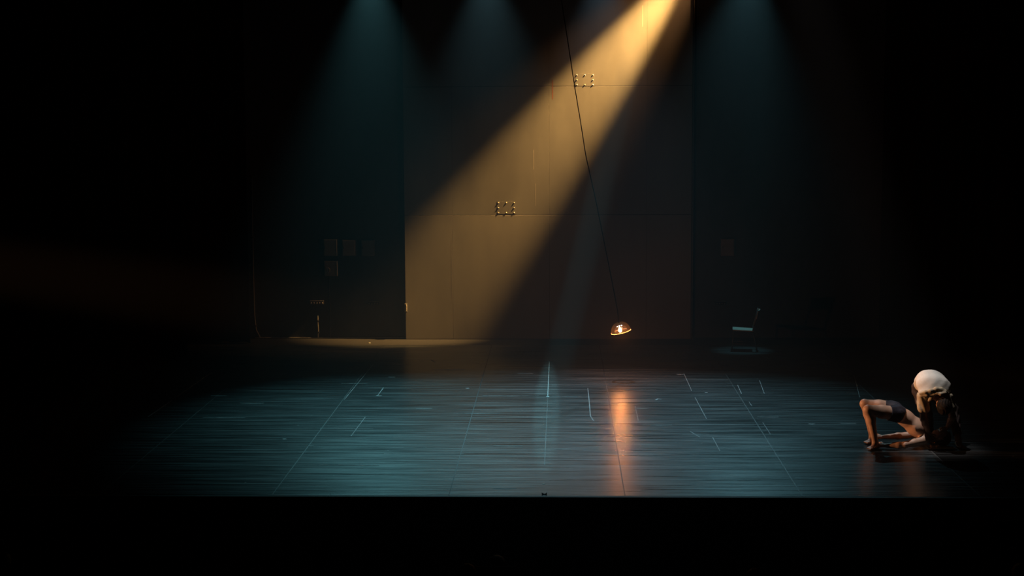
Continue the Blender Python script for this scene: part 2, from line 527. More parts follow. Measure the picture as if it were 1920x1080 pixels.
for (x0, x1, y0, y1) in ((934.5, 964, 380.5, 399), (1081.5, 1111.5, 141, 159)):
    a = onY(x0, y0, WALL_Y - 0.006)
    b = onY(x1, y1, WALL_Y - 0.006)
    pl = link('bolt_plate', to_mesh(box_bm((a.x - 0.03, WALL_Y - 0.0052, b.z - 0.022), (b.x + 0.03, WALL_Y - 0.003, a.z + 0.03), 0.0004)), M['steel'], wb)
    for u, v in ((0, 0), (.5, 0), (1, 0), (0, .5), (1, .5), (0, 1), (.5, 1), (1, 1)):
        o = link('bolt', bolt_me, M['bolt'], pl, (a.x + (b.x - a.x) * u, WALL_Y - 0.0052, a.z + (b.z - a.z) * v))
        o.rotation_euler = (-math.pi / 2, 0, 0)


def drip(px, y0, y1, w, m, f=0.0045):
    a, b = onY(px, y0, WALL_Y), onY(px + 0.6, y1, WALL_Y)
    link('paint_drip', to_mesh(box_bm((a.x - w, WALL_Y - f, b.z), (a.x + w, WALL_Y - 0.0035, a.z))), m, wb)


drip(1000.5, 281, 318, 0.004, M['drip'])
drip(1004, 344, 386, 0.003, M['drip'])
drip(1036, 150, 186, 0.010, M['red_drip'])
drip(1205, 10, 50, 0.004, M['drip'])
drip(846, 452, 560, 0.003, M['steel_low'], 0.0056)
# latch on the left edge of the panelled wall
a = onY(758.5, 569, WALL_Y - 0.03)
lt = link('latch', to_mesh(box_bm((a.x, WALL_Y - 0.06, a.z - 0.17), (a.x + 0.05, WALL_Y - 0.004, a.z), 0.006)), M['rail'], wb)
lt['label'] = 'small metal latch on the wall edge'
link('latch_lever', to_mesh(tube_bm([(a.x + 0.03, WALL_Y - 0.05, a.z - 0.02), (a.x + 0.045, WALL_Y - 0.10, a.z - 0.03), (a.x + 0.045, WALL_Y - 0.11, a.z - 0.14)], 0.008)), M['bolt'], lt)

# recessed masonry on both sides
wl = link('wall_left', to_mesh(box_bm((-9.5, WALL_Y + 0.14, 0.0), (XL + 0.02, WALL_Y + 0.5, TOP))), M['wall'])
tag(wl, 'dark recessed masonry wall with electrical boxes', kind='structure')
wr = link('wall_right', to_mesh(box_bm((XR + 0.075, WALL_Y + 0.16, 0.0), (9.5, WALL_Y + 0.5, TOP))), M['wall'])
tag(wr, 'dark recessed masonry wall behind the chair', kind='structure')
link('slot_back', to_mesh(box_bm((XR - 0.02, WALL_Y + 0.30, 0.0), (XR + 0.075, WALL_Y + 0.5, TOP))), M['slot'], wr)
rx = wx(1301.5, 30)
link('guide_rail', to_mesh(box_bm((rx - 0.010, WALL_Y - 0.03, 0.0), (rx + 0.010, WALL_Y + 0.30, TOP), 0.002)), M['rail'], wr)
WL = WALL_Y + 0.14
WR = WALL_Y + 0.16
# pale strip painting the line of gold light at the left wall foot
bs = link('painted_light_line', to_mesh(box_bm((wx(478, 634, WL), WL - 0.02, 0.0), (XL, WL, 0.014))), M['chalk'])
tag(bs, 'thin pale strip painting the lit line at the foot of the dark wall', kind='structure')


def wall_box(px0, py0, px1, py1, Y, m, label, lit_edge, marking=False, group=None):
    a, b = onY(px0, py0, Y - 0.08), onY(px1, py1, Y - 0.08)
    w, h = b.x - a.x, a.z - b.z
    e = empty('electrical_box', (a.x + w / 2, Y, b.z))
    tag(e, label, 'electrical box', group)
    link('housing', to_mesh(box_bm((-w / 2, -0.07, 0), (w / 2, 0, h), 0.004)), m, e)
    dr = link('door', to_mesh(box_bm((-w / 2 + 0.012, -0.082, 0.012), (w / 2 - 0.02, -0.07, h - 0.012), 0.003)), m, e)
    link('handle', to_mesh(box_bm((-w / 2 + 0.03, -0.098, h * 0.45), (-w / 2 + 0.042, -0.082, h * 0.6), 0.003)), M['rail'], dr)
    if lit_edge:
        link('painted_lit_edge', to_mesh(box_bm((w / 2 - 0.016, -0.084, 0.004), (w / 2 - 0.002, -0.07, h - 0.004), 0.002)), M['edge'], e)  # pale strip painting the light that catches the right edge
    if marking:
        x = -w / 2 + 0.065
        z = h * 0.25
        link('marking', to_mesh(box_bm((x, -0.0832, z), (x + 0.012, -0.082, z + 0.10))), M['sticker'], dr)
        link('marking', to_mesh(tube_bm([(x + 0.02, -0.0822, z), (x + 0.045, -0.0822, z + 0.015), (x + 0.05, -0.0822, z + 0.06), (x + 0.02, -0.0822, z + 0.095)], 0.006, 6)), M['sticker'], dr)
        link('marking', to_mesh(box_bm((x - 0.005, -0.0832, z + 0.15), (x + 0.01, -0.082, z + 0.165))), M['sticker'], dr)
    return e


wall_box(606, 449, 632, 480, WL, M['box'], 'grey electrical box with painted lit edge, directly above the marked box', True)
wall_box(641, 450, 667, 480, WL, M['box_brown'], 'brownish grey electrical box, middle one of the row of three', False)
wall_box(677, 450, 702, 480, WL, M['box'], 'grey electrical box at the end of the row nearest the panelled wall', False)
wall_box(607, 489, 633, 518, WL, M['box_brown'], 'lower electrical box with white marking on its door and painted lit edge', True, True)
wall_box(1352, 448, 1377, 480, WR, M['box_brown'], 'lone dull brown electrical box on the wall above the chair', False)


def socket_strip(px0, px1, py, Y, label, n, bright):
    a, b = onY(px0, py - 2.5, Y - 0.05), onY(px1, py + 3.5, Y - 0.05)
    w, h = b.x - a.x, a.z - b.z
    e = empty('socket_strip', (a.x + w / 2, Y, b.z))
    tag(e, label, 'socket strip')
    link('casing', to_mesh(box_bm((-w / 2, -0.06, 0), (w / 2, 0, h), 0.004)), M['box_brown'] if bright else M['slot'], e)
    link('top_lip', to_mesh(box_bm((-w / 2, -0.075, h), (w / 2, 0, h + 0.008), 0.002)), M['edge'] if bright else M['box'], e)  # bright strip: light falling on it is put into paler metal
    me = to_mesh(lathe_bm([(0, 0.016), (0.013, 0.014), (0.016, 0), (0.016, -0.004)], 10), smooth=True)
    for k in range(n):
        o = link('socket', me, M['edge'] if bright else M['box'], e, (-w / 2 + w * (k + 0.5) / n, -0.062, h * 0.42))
        o.rotation_euler = (math.pi / 2, 0, 0)
    return e


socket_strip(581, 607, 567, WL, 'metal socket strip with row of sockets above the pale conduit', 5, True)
socket_strip(690, 710, 568, WL, 'black socket strip on the wall between conduit and panelled wall', 4, False)
socket_strip(1342, 1361, 568, WR, 'black socket strip on the wall beside the chair', 4, False)


def conduit(pts, r, m, label, Y, name='conduit_pipe'):
    P = [onY(px, py, Y - r - 0.002) for px, py in pts]
    P[-1].z = max(0.012, P[-1].z) if P[-1].z < 0.3 else P[-1].z
    base = Vector((P[-1].x, Y, 0))
    e = empty(name, base)
    tag(e, label, 'cable' if 'cable' in name else 'conduit')
    link('pipe', to_mesh(tube_bm([q - base for q in P], r, 8), smooth=True), m, e)
    me = to_mesh(box_bm((-r * 2.2, -0.004, -0.012), (r * 2.2, r * 2 + 0.002, 0.012), 0.001))
    for t in (0.25, 0.75):
        i = min(int(t * (len(P) - 1)), len(P) - 2)
        q = P[i].lerp(P[i + 1], t * (len(P) - 1) - i)
        link('clip', me, M['rail'], e, (q.x - base.x, -2 * r - 0.002, q.z))
    return e


conduit([(596, 592), (596, 605), (597, 620), (596.5, 634)], 0.012, M['edge'], 'pale conduit pipe rising from the floor under the socket strip', WL)  # light on this pipe is put into its pale colour
conduit([(617, 519), (618, 550), (619.5, 580), (620, 610), (619.5, 633)], 0.006, M['box_brown'], 'thin dark conduit running down from the marked electrical box', WL)
conduit([(473, 330), (473, 420), (475, 520), (477, 590), (480, 618), (487, 632)], 0.014, M['box'], 'grey cable curving to the floor at the far end of the wall', WL, 'wall_cable')


# ------------------------------------------------------------------ black stage legs
def curtain(px0, px1, Y, label, seed, x0=None, x1=None):
    rnd = random.Random(seed)
    xa = onY(px0, 600, Y).x if x0 is None else x0
    xb = onY(px1, 600, Y).x if x1 is None else x1
    n = max(12, int((xb - xa) / 0.035))
    bm = bmesh.new()
    ph = rnd.random() * 6
    rows = []
    for z in (0.012, 0.3, 2.5, 5.0, 9.0):
        amp = 0.07 * (1.0 - 0.35 * z / 9)
        rows.append([(xa + (xb - xa) * i / n,
                      amp * (math.sin(ph + i * 0.62) + 0.4 * math.sin(1.7 * ph + i * 0.27)), z) for i in range(n + 1)])
    F = [[bm.verts.new((x, Y + y - 0.006, z)) for x, y, z in r] for r in rows]
    B = [[bm.verts.new((x, Y + y + 0.006, z)) for x, y, z in r] for r in rows]
    for j in range(len(rows) - 1):
        for i in range(n):
            bm.faces.new((F[j][i], F[j][i + 1], F[j + 1][i + 1], F[j + 1][i]))
            bm.faces.new((B[j][i], B[j + 1][i], B[j + 1][i + 1], B[j][i + 1]))
        bm.faces.new((F[j][0], F[j + 1][0], B[j + 1][0], B[j][0]))
        bm.faces.new((F[j][n], B[j][n], B[j + 1][n], F[j + 1][n]))
    for i in range(n):
        bm.faces.new((F[0][i], B[0][i], B[0][i + 1], F[0][i + 1]))
        bm.faces.new((F[-1][i], F[-1][i + 1], B[-1][i + 1], B[-1][i]))
    o = link('stage_curtain', to_mesh(bm, smooth=True), M['velour'])
    tag(o, label, 'curtain')
    return o


curtain(344, 470, 29.9, 'black stage curtain hanging next to the grey wall cable', 1)
curtain(60, 352, 28.0, 'black stage curtain behind the foremost folds on the cable side', 2)
curtain(-60, 150, 24.2, 'foremost black stage curtain on the side of the electrical boxes', 3)
curtain(1650, 1800, 29.9, 'black stage curtain hanging deepest behind the dancers', 4)
curtain(1790, 2050, 27.6, 'black stage curtain standing forward of the deepest one behind the dancers', 5)
curtain(1895, 2100, 23.8, 'foremost black stage curtain on the dancers side', 6)

# ------------------------------------------------------------------ swinging glass lamp
LY = 25.9
lc = onY(1164.5, 621.5, LY)           # centre of the rim
e = empty('pendant_lamp', lc)
tag(e, 'swinging clear glass dome lamp glowing orange on a slanted black cable', 'lamp')
R = 0.163
tilt = Euler((math.radians(3.0), math.radians(-13.5), 0))
TM = tilt.to_matrix()
hd = 0.165
prof = [(R * math.sin(t), hd * math.cos(t) * 1.0) for t in [math.pi / 2 * k / 12 for k in range(13)]]
prof[0] = (0.0, hd)
inner = [(r * 0.975, z * 0.975 - 0.001) for r, z in prof[::-1]]
inner[-1] = (0.0, inner[-1][1])
o = link('glass_dome', to_mesh(lathe_bm(prof + inner, 40), smooth=True), M['glass'], e)
o.rotation_euler = tilt
bm = bmesh.new()
N = 40
tr = []
for k in range(N):
    a = 2 * math.pi * k / N
    tr.append([bm.verts.new(((R - 0.001 + 0.006 * math.cos(b)) * math.cos(a), (R - 0.001 + 0.006 * math.cos(b)) * math.sin(a), 0.0055 * math.sin(b)))
               for b in [math.pi * (q / 6 - 0.5) for q in range(7)]])
for k in range(N):
    for q in range(6):
        bm.faces.new((tr[k][q], tr[(k + 1) % N][q], tr[(k + 1) % N][q + 1], tr[k][q + 1]))
o = link('rim', to_mesh(bm, smooth=True), M['rim'], e)
o.rotation_euler = tilt
bprof = [(0, -0.034), (0.015, -0.030), (0.027, -0.016), (0.030, 0.0), (0.026, 0.017), (0.015, 0.034), (0.012, 0.05), (0, 0.052)]
bulb_c = TM @ Vector((-0.012, 0, 0.022))
o = link('bulb', to_mesh(lathe_bm(bprof, 20), smooth=True), M['bulb'], e, bulb_c)
o.rotation_euler = tilt
o = link('socket', to_mesh(lathe_bm([(0, 0.10), (0.018, 0.10), (0.020, 0.13), (0.014, 0.16), (0.012, 0.185), (0.0, 0.186)], 16), smooth=True), M['black_metal'], e)
o.rotation_euler = tilt
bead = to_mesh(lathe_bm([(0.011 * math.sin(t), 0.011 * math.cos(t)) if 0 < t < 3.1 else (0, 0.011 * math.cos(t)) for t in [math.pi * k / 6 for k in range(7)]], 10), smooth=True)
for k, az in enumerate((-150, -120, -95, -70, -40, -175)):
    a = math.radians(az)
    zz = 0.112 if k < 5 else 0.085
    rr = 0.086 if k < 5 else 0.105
    link('glint_bead', bead, M['glint'], e, TM @ Vector((rr * math.cos(a), rr * math.sin(a), zz)))  # beads added to paint bright glints, not lamps
ctop = TM @ Vector((0, 0, 0.184))
cps = [lc + ctop] + [onY(px, py, LY) for px, py in ((1157.5, 580), (1146, 520), (1131, 445), (1116, 370), (1098.2, 291), (1087.8, 224.4), (1076.7, 157.8), (1067, 93), (1054, 8), (1035, -110), (1010, -260))]
link('cable', to_mesh(tube_bm([q - lc for q in cps], 0.0075, 8), smooth=True), M['rubber'], e)
pl_ = bpy.data.lights.new('lamp_glow', 'POINT')
pl_.energy = 21
pl_.color = (1.0, 0.29, 0.065)
pl_.shadow_soft_size = 0.03
po = bpy.data.objects.new('lamp_glow', pl_)
col.objects.link(po)
po.parent = e
po.location = TM @ Vector((-0.012, 0, -0.045))

# ------------------------------------------------------------------ chair
cb = onZ(1393, 657)
ch = empty('chair', (cb.x, cb.y, 0))
tag(ch, 'small plywood chair with thin metal legs standing alone at the back wall', 'chair')
ch.rotation_euler = (0, 0, math.radians(-6))
# local: facing -X; seat 0.36 deep, 0.38 wide
SH = 0.405
bm = bmesh.new()
nx, ny = 8, 6
top = {}
for s, dz in ((0, 0.0), (1, -0.016)):
    for i in range(nx + 1):
        for j in range(ny + 1):
            u, v = i / nx, j / ny
            x = -0.19 + 0.37 * u
            y = (-0.19 + 0.38 * v) * (1 - 0.06 * u)
            z = SH + 0.02 * (1 - u) ** 3 * 0 + dz - 0.012 * math.sin(math.pi * v) * math.sin(math.pi * u) - 0.03 * u * 0.6
            top[s, i, j] = bm.verts.new((x, y, z))
for i in range(nx):
    for j in range(ny):
        bm.faces.new((top[0, i, j], top[0, i + 1, j], top[0, i + 1, j + 1], top[0, i, j + 1]))
        bm.faces.new((top[1, i, j], top[1, i, j + 1], top[1, i + 1, j + 1], top[1, i + 1, j]))
for i in range(nx):
    for j in (0, ny):
        bm.faces.new((top[0, i, j], top[0, i + 1, j], top[1, i + 1, j], top[1, i, j]))
for j in range(ny):
    for i in (0, nx):
        bm.faces.new((top[0, i, j], top[0, i, j + 1], top[1, i, j + 1], top[1, i, j]))
link('seat', to_mesh(bm), M['chair_ply'], ch)
bm = bmesh.new()
bk = {}
for s in (0, 1):
    for i in range(4):
        for j in range(7):
            v = j / 6
            y = -0.18 + 0.36 * v
            z = 0.60 + 0.15 * i / 3 + 0.012 * math.sin(math.pi * v)
            x = 0.225 + (z - 0.60) * 0.22 + 0.03 * math.sin(math.pi * v) + 0.012 * s
            bk[s, i, j] = bm.verts.new((x, y, z))
for i in range(3):
    for j in range(6):
        for s in (0, 1):
            bm.faces.new((bk[s, i, j], bk[s, i + 1, j], bk[s, i + 1, j + 1], bk[s, i, j + 1]))
for i in range(3):
    for j in (0, 6):
        bm.faces.new((bk[0, i, j], bk[0, i + 1, j], bk[1, i + 1, j], bk[1, i, j]))
for j in range(6):
    for i in (0, 3):
        bm.faces.new((bk[0, i, j], bk[0, i, j + 1], bk[1, i, j + 1], bk[1, i, j]))
link('backrest', to_mesh(bm), M['chair_ply'], ch)
for s in (-1, 1):
    y = 0.165 * s
    link('leg', to_mesh(tube_bm([(-0.20, y * 1.06, 0.0), (-0.185, y, 0.2), (-0.165, y, SH - 0.02)], 0.010), smooth=True), M['chair_tube'], ch)
    link('leg', to_mesh(tube_bm([(0.255, y * 1.06, 0.0), (0.21, y, 0.2), (0.165, y, SH - 0.03)], 0.010), smooth=True), M['chair_tube'], ch)
    link('back_post', to_mesh(tube_bm([(0.165, y, SH - 0.03), (0.19, y, 0.48), (0.225, y, 0.60), (0.262, y * 1.0, 0.765)], 0.010), smooth=True), M['chair_tube'], ch)
    link('seat_rail', to_mesh(tube_bm([(-0.165, y, SH - 0.024), (0.165, y, SH - 0.036)], 0.009), smooth=True), M['chair_tube'], ch)
    link('stretcher', to_mesh(tube_bm([(-0.19, y, 0.14), (0.225, y, 0.14)], 0.007), smooth=True), M['chair_tube'], ch)
link('cross_rail', to_mesh(tube_bm([(-0.165, -0.165, SH - 0.026), (-0.165, 0.165, SH - 0.026)], 0.009), smooth=True), M['chair_tube'], ch)


# ------------------------------------------------------------------ bodies: blended volumes polygonised into one continuous skin
class Body:
    def __init__(self, h):
        self.h = h
        self.pr = []

    def cap(self, a, b, ra, rb, k=0.03):
        self.pr.append(('c', np.array(a, float), np.array(b, float), ra, rb, k, None, 1.0, 1.0))

    def flat(self, a, b, u, wa, wb, da, db, k=0.04):
        u = np.array(u, float)
        u = u / np.linalg.norm(u)
        self.pr.append(('f', np.array(a, float), np.array(b, float), da, db, k, u, wa, wb))

    def chain(self, pts, rad, k=0.025):
        for i in range(len(pts) - 1):
            self.cap(pts[i], pts[i + 1], rad[i], rad[i + 1], k)

    def field(self, lo, hi, off=0.0, prims=None):
        h = self.h
        n = [int(math.ceil((hi[i] - lo[i]) / h)) + 1 for i in range(3)]
        ax = [np.float32(lo[i]) + h * np.arange(n[i], dtype=np.float32) for i in range(3)]
        D = np.full(n, 1.0, np.float32)
        for (t, a, b, ra, rb, k, u, wa, wb) in (prims or self.pr):
            m = (max(wa, wb) if t == 'f' else max(ra, rb)) + k + off + 3 * h
            s = []
            for i in range(3):
                i0 = max(0, int((min(a[i], b[i]) - m - lo[i]) / h))
                i1 = min(n[i], int((max(a[i], b[i]) + m - lo[i]) / h) + 2)
                s.append(slice(i0, max(i0, i1)))
            X, Y, Z = np.meshgrid(ax[0][s[0]], ax[1][s[1]], ax[2][s[2]], indexing='ij')
            if X.size == 0:
                continue
            ab = b - a
            L2 = max(float(ab @ ab), 1e-9)
            px, py, pz = X - a[0], Y - a[1], Z - a[2]
            tt = np.clip((px * ab[0] + py * ab[1] + pz * ab[2]) / L2, 0, 1)
            qx, qy, qz = px - tt * ab[0], py - tt * ab[1], pz - tt * ab[2]
            r = ra + (rb - ra) * tt
            if t == 'c':
                d = np.sqrt(qx * qx + qy * qy + qz * qz) - r
            else:
                w = wa + (wb - wa) * tt
                qu = qx * u[0] + qy * u[1] + qz * u[2]
                rest = np.maximum(qx * qx + qy * qy + qz * qz - qu * qu, 0)
                g = np.sqrt((qu / w) ** 2 + rest / (r * r))
                d = (g - 1) * np.minimum(w, r)
            e = D[tuple(s)]
            hh = np.clip(0.5 + 0.5 * (e - d) / k, 0, 1)
            D[tuple(s)] = e + (d - e) * hh - k * hh * (1 - hh)
        return D - off, ax

    def bounds(self, prims=None, off=0.0):
        lo, hi = np.full(3, 1e9), np.full(3, -1e9)
        for p in (prims or self.pr):
            m = (max(p[7], p[8]) if p[0] == 'f' else max(p[3], p[4])) + p[5] * 0.5 + off + 3 * self.h
            for q in (p[1], p[2]):
                lo = np.minimum(lo, q - m)
                hi = np.maximum(hi, q + m)
        return lo, hi


def nets(D, ax, name='skin'):
    """naive surface nets"""
    nx, ny, nz = D.shape
    ins = D < 0
    c = np.zeros((nx - 1, ny - 1, nz - 1), np.int8)
    for i in (0, 1):
        for j in (0, 1):
            for k in (0, 1):
                c += ins[i:nx - 1 + i, j:ny - 1 + j, k:nz - 1 + k]
    act = (c > 0) & (c < 8)
    idx = np.argwhere(act)
    vid = np.full(act.shape, -1, np.int64)
    vid[act] = np.arange(len(idx))
    acc = np.zeros((len(idx), 3))
    cnt = np.zeros(len(idx))
    corner = [(i, j, k) for i in (0, 1) for j in (0, 1) for k in (0, 1)]
    for p in corner:
        for axis in range(3):
            if p[axis]:
                continue
            q = list(p)
            q[axis] = 1
            da = D[idx[:, 0] + p[0], idx[:, 1] + p[1], idx[:, 2] + p[2]]
            db = D[idx[:, 0] + q[0], idx[:, 1] + q[1], idx[:, 2] + q[2]]
            m = (da < 0) != (db < 0)
            t = np.where(m, da / np.where(m, da - db, 1), 0)
            pos = np.zeros((len(idx), 3)) + np.array(p)
            pos[:, axis] += t
            acc[m] += pos[m]
            cnt[m] += 1
    v = idx + acc / cnt[:, None]
    h = float(ax[0][1] - ax[0][0])
    v = v * h + np.array([a[0] for a in ax])
    quads = []
    for axis in range(3):
        o1, o2 = [(1, 2), (2, 0), (0, 1)][axis]
        sl0 = [slice(None)] * 3
        sl1 = [slice(None)] * 3
        sl0[axis] = slice(0, -1)
        sl1[axis] = slice(1, None)
        A, B = ins[tuple(sl0)], ins[tuple(sl1)]
        for flip in (False, True):
            e = np.argwhere((A & ~B) if not flip else (~A & B))
            e = e[(e[:, o1] > 0) & (e[:, o2] > 0) & (e[:, o1] < D.shape[o1] - 1) & (e[:, o2] < D.shape[o2] - 1)]
            if not len(e):
                continue
            f = []
            for d1, d2 in ((-1, -1), (0, -1), (0, 0), (-1, 0)):
                g = e.copy()
                g[:, o1] += d1
                g[:, o2] += d2
                f.append(vid[g[:, 0], g[:, 1], g[:, 2]])
            f = np.stack(f, 1)
            quads.append(f[:, ::-1] if flip else f)
    quads = np.concatenate(quads)
    me = bpy.data.meshes.new(name)
    me.vertices.add(len(v))
    me.vertices.foreach_set('co', v.astype(np.float32).ravel())
    me.loops.add(len(quads) * 4)
    me.loops.foreach_set('vertex_index', quads.astype(np.int32).ravel())
    me.polygons.add(len(quads))
    me.polygons.foreach_set('loop_start', np.arange(0, len(quads) * 4, 4, dtype=np.int32))
    me.polygons.foreach_set('use_smooth', np.ones(len(quads), bool))
    me.update(calc_edges=True)
    me.validate()
    return me


def garment(body, prims, off, cuts, ripple=None):
    """offset shell of the body, cut cleanly by planes (point, outward normal)"""
    lo, hi = body.bounds(prims, off)
    D, ax = body.field(lo, hi, off, prims)
    X, Y, Z = np.meshgrid(*ax, indexing='ij')
    if ripple is not None:
        D = D - ripple(X, Y, Z)
    for (p, n, r) in cuts:
        n = np.array(n, float)
        n /= np.linalg.norm(n)
        d = (X - p[0]) * n[0] + (Y - p[1]) * n[1] + (Z - p[2]) * n[2]
        if r is not None:          # cut only near that limb
            far = (X - p[0]) ** 2 + (Y - p[1]) ** 2 + (Z - p[2]) ** 2 > r * r
            d = np.where(far, -1.0, d)
        D = np.maximum(D, d)
    return nets(D, ax)


def V(*a):
    return np.array(a, float)


def unit(v):
    v = np.array(v, float)
    return v / np.linalg.norm(v)


def hand(B, wrist, along, normal, thumb_side, curl=0.5, spread=1.0):
    """palm, four bent fingers of unequal length and a thumb from the side of the palm; normal = back of hand"""
    al = unit(along)
    nn = unit(np.array(normal, float) - al * np.dot(normal, al))
    sd = np.cross(al, nn) * thumb_side
    w = np.array(wrist, float)
    palm = w + al * 0.085
    B.flat(w + al * 0.02, palm, sd, 0.030, 0.040, 0.017, 0.014, 0.012)
    for i, (o, L) in enumerate(((0.030, 0.072), (0.010, 0.082), (-0.010, 0.076), (-0.029, 0.060))):
        b = palm + sd * o * spread
        d1 = unit(al - nn * 0.25 * curl + sd * o * 1.5)
        d2 = unit(al - nn * 1.1 * curl + sd * o)
        d3 = unit(al - nn * 2.2 * curl)
        p1 = b + d1 * L * 0.45
        p2 = p1 + d2 * L * 0.32
        p3 = p2 + d3 * L * 0.25
        B.chain([b, p1, p2, p3], [0.0088, 0.0082, 0.0078, 0.007], 0.006)
    t0 = w + al * 0.030 + sd * 0.028
    t1 = t0 + unit(al * 0.7 + sd * 0.8 - nn * 0.2) * 0.040
    t2 = t1 + unit(al * 0.9 + sd * 0.25 - nn * 0.5 * curl) * 0.032
    B.chain([t0, t1, t2], [0.0125, 0.010, 0.0085], 0.010)


def foot(B, ankle, heel, toe, up, width=0.042):
    a, h_, t = (np.array(q, float) for q in (ankle, heel, toe))
    al = unit(t - h_)
    side = unit(np.cross(al, up))
    B.cap(h_, h_ + al * 0.03, 0.034, 0.032, 0.02)
    B.cap(a, h_ + al * 0.10, 0.036, 0.026, 0.03)
    ball = h_ + (t - h_) * 0.72
    B.flat(h_ + al * 0.06, ball, side, 0.034, width, 0.028, 0.020, 0.02)
    for k in range(5):
        o = (-0.034 + 0.017 * k)
        L = 0.055 - 0.006 * k
        b = ball + side * o
        B.cap(b, b + al * L, 0.014 if k == 0 else 0.0105, 0.012 if k == 0 else 0.008, 0.008)


def head(B, c, up, face, r=0.095):
    """skull, jaw, nose, brow, lips and ears"""
    up = unit(up)
    fc = unit(np.array(face, float) - up * np.dot(face, up))
    sd = np.cross(up, fc)
    c = np.array(c, float)
    B.flat(c + up * 0.035 - fc * 0.022, c + up * 0.028 + fc * 0.018, sd, 0.076, 0.072, 0.088, 0.086, 0.03)
    B.flat(c - up * 0.045 + fc * 0.030, c - up * 0.078 + fc * 0.052, sd, 0.052, 0.030, 0.045, 0.026, 0.04)
    B.cap(c + up * 0.012 + fc * 0.092, c - up * 0.022 + fc * 0.112, 0.008, 0.013, 0.012)     # nose
    B.flat(c + up * 0.026 + fc * 0.088 - sd * 0.03, c + up * 0.026 + fc * 0.088 + sd * 0.03, up, 0.008, 0.008, 0.010, 0.010, 0.012)
    B.flat(c - up * 0.050 + fc * 0.083 - sd * 0.016, c - up * 0.050 + fc * 0.083 + sd * 0.016, up, 0.008, 0.008, 0.010, 0.010, 0.008)
    for s in (-1, 1):
        e_ = c + sd * s * 0.078 - fc * 0.008
        B.flat(e_ + up * 0.022, e_ - up * 0.022, fc, 0.018, 0.012, 0.009, 0.008, 0.008)
    return c, up, fc, sd


def eyes(c, up, fc, sd, parent):
    bm = bmesh.new()
    bmesh.ops.create_uvsphere(bm, u_segments=10, v_segments=8, radius=0.012)
    me = to_mesh(bm, smooth=True)
    for s in (-1, 1):
        p = c + up * 0.004 + fc * 0.082 + sd * s * 0.031
        link('eye', me, M['eye'], parent, Vector(p) - parent.location)


def hair(c, up, fc, sd, h, parent, drop=0.05, extra=None):
    H = Body(h)
    H.flat(c + up * 0.042 - fc * 0.030, c + up * 0.040 + fc * 0.010, sd, 0.088, 0.084, 0.099, 0.094, 0.03)
    H.flat(c - up * 0.01 - fc * 0.045, c - up * drop - fc * 0.045, sd, 0.078, 0.06, 0.062, 0.045, 0.04)
    lo, hi = H.bounds()
    D, ax = H.field(lo, hi)
    X, Y, Z = np.meshgrid(*ax, indexing='ij')
    px, py, pz = X - c[0], Y - c[1], Z - c[2]
    u = px * up[0] + py * up[1] + pz * up[2]
    f = px * fc[0] + py * fc[1] + pz * fc[2]
    s_ = px * sd[0] + py * sd[1] + pz * sd[2]
    D = D - 0.003 * np.sin(s_ * 160 + 3 * np.sin(u * 40))
    n1 = (f - 0.045) * 0.8 - (u - 0.055) * 0.75          # hairline from brow to nape
    D = np.maximum(D, n1)
    me = nets(D, ax)
    o = link('hair', me, M['hair'], parent)
    o.matrix_parent_inverse = Matrix.Translation(-parent.location)
    return o


def child_mesh(name, me, m, parent):
    o = link(name, me, m, parent)
    o.matrix_parent_inverse = Matrix.Translation(-parent.location)
    return o


Y0 = 20.42


def P(px, py, dy):
    return np.array(onY(px, py, Y0 + dy))


def floorz(p, z):
    q = p.copy()
    q[2] = z
    return q


LAT = V(0, 1, 0)
# ---- dancer in a back bridge -------------------------------------------------
B = Body(0.0065)
pel, wai, che, sho = P(1678, 772, .19), P(1697, 783.5, .19), P(1716, 800, .19), P(1734, 818, .19)
B.flat(pel, wai, LAT, .158, .135, .105, .098, .05)
B.flat(wai, che, LAT, .135, .165, .098, .108, .05)
B.flat(che, sho, LAT, .165, .175, .108, .080, .05)
legs_p = []
hn, kn, an = P(1681, 776, .07), P(1627, 768, -.04), P(1641, 833, .02)
hf_, kf, af = P(1676, 767, .31), P(1621, 757, .36), P(1635, 822, .40)
for (h_, k_, a_) in ((hn, kn, an), (hf_, kf, af)):
    a_[2] = max(a_[2], 0.085)
    mid = h_ * .5 + k_ * .5
    B.cap(h_, mid, .098, .084, .045)
    B.cap(mid, k_, .084, .058, .03)
    calf = k_ * .68 + a_ * .32 + V(.012, 0, 0)
    B.cap(k_, calf, .055, .055, .03)
    B.cap(calf, a_, .055, .036, .03)
    heel = V(a_[0] + .035, a_[1] + .03, .036)
    toe = heel + V(-.150, -.165, -.010)
    foot(B, a_, heel, toe, (0, 0, 1))
# arms lie back along the floor to the ankles
sn, en_, wn_ = P(1733, 826, .02), P(1697, 834, -.04), P(1662, 838, .00)
sf, ef, wf = P(1731, 812, .37), P(1699, 816.5, .44), P(1656, 819.5, .42)
for q, z in ((en_, .055), (wn_, .045)):
    q[2] = max(q[2], z)
for s_, e_, w_ in ((sn, en_, wn_), (sf, ef, wf)):
    B.cap(s_, s_ * .5 + e_ * .5, .058, .048, .04)
    B.cap(s_ * .5 + e_ * .5, e_, .048, .041, .02)
    B.chain([e_, e_ * .65 + w_ * .35, w_], [.042, .043, .027], .02)
hand(B, wn_, (-1, .12, .03), (0.1, -.55, .8), 1, .55)
hand(B, wf, (-1, -.05, .02), (0, -.5, .8), 1, .45)
nk = P(1745, 822, .19)
B.cap(sho, nk, .062, .054, .04)
hc_ = P(1763, 818, .19)
hc_[2] = max(hc_[2], .12)
B.cap(nk, hc_ - V(.03, 0, .02), .054, .055, .03)
hd1 = head(B, hc_, (1, 0, -.1), (-.15, -.25, 1))
d1 = empty('person', (float(P(1690, 838, .15)[0]), float(Y0 + .15), 0))
lo, hi = B.bounds()
D_, ax_ = B.field(lo, hi)
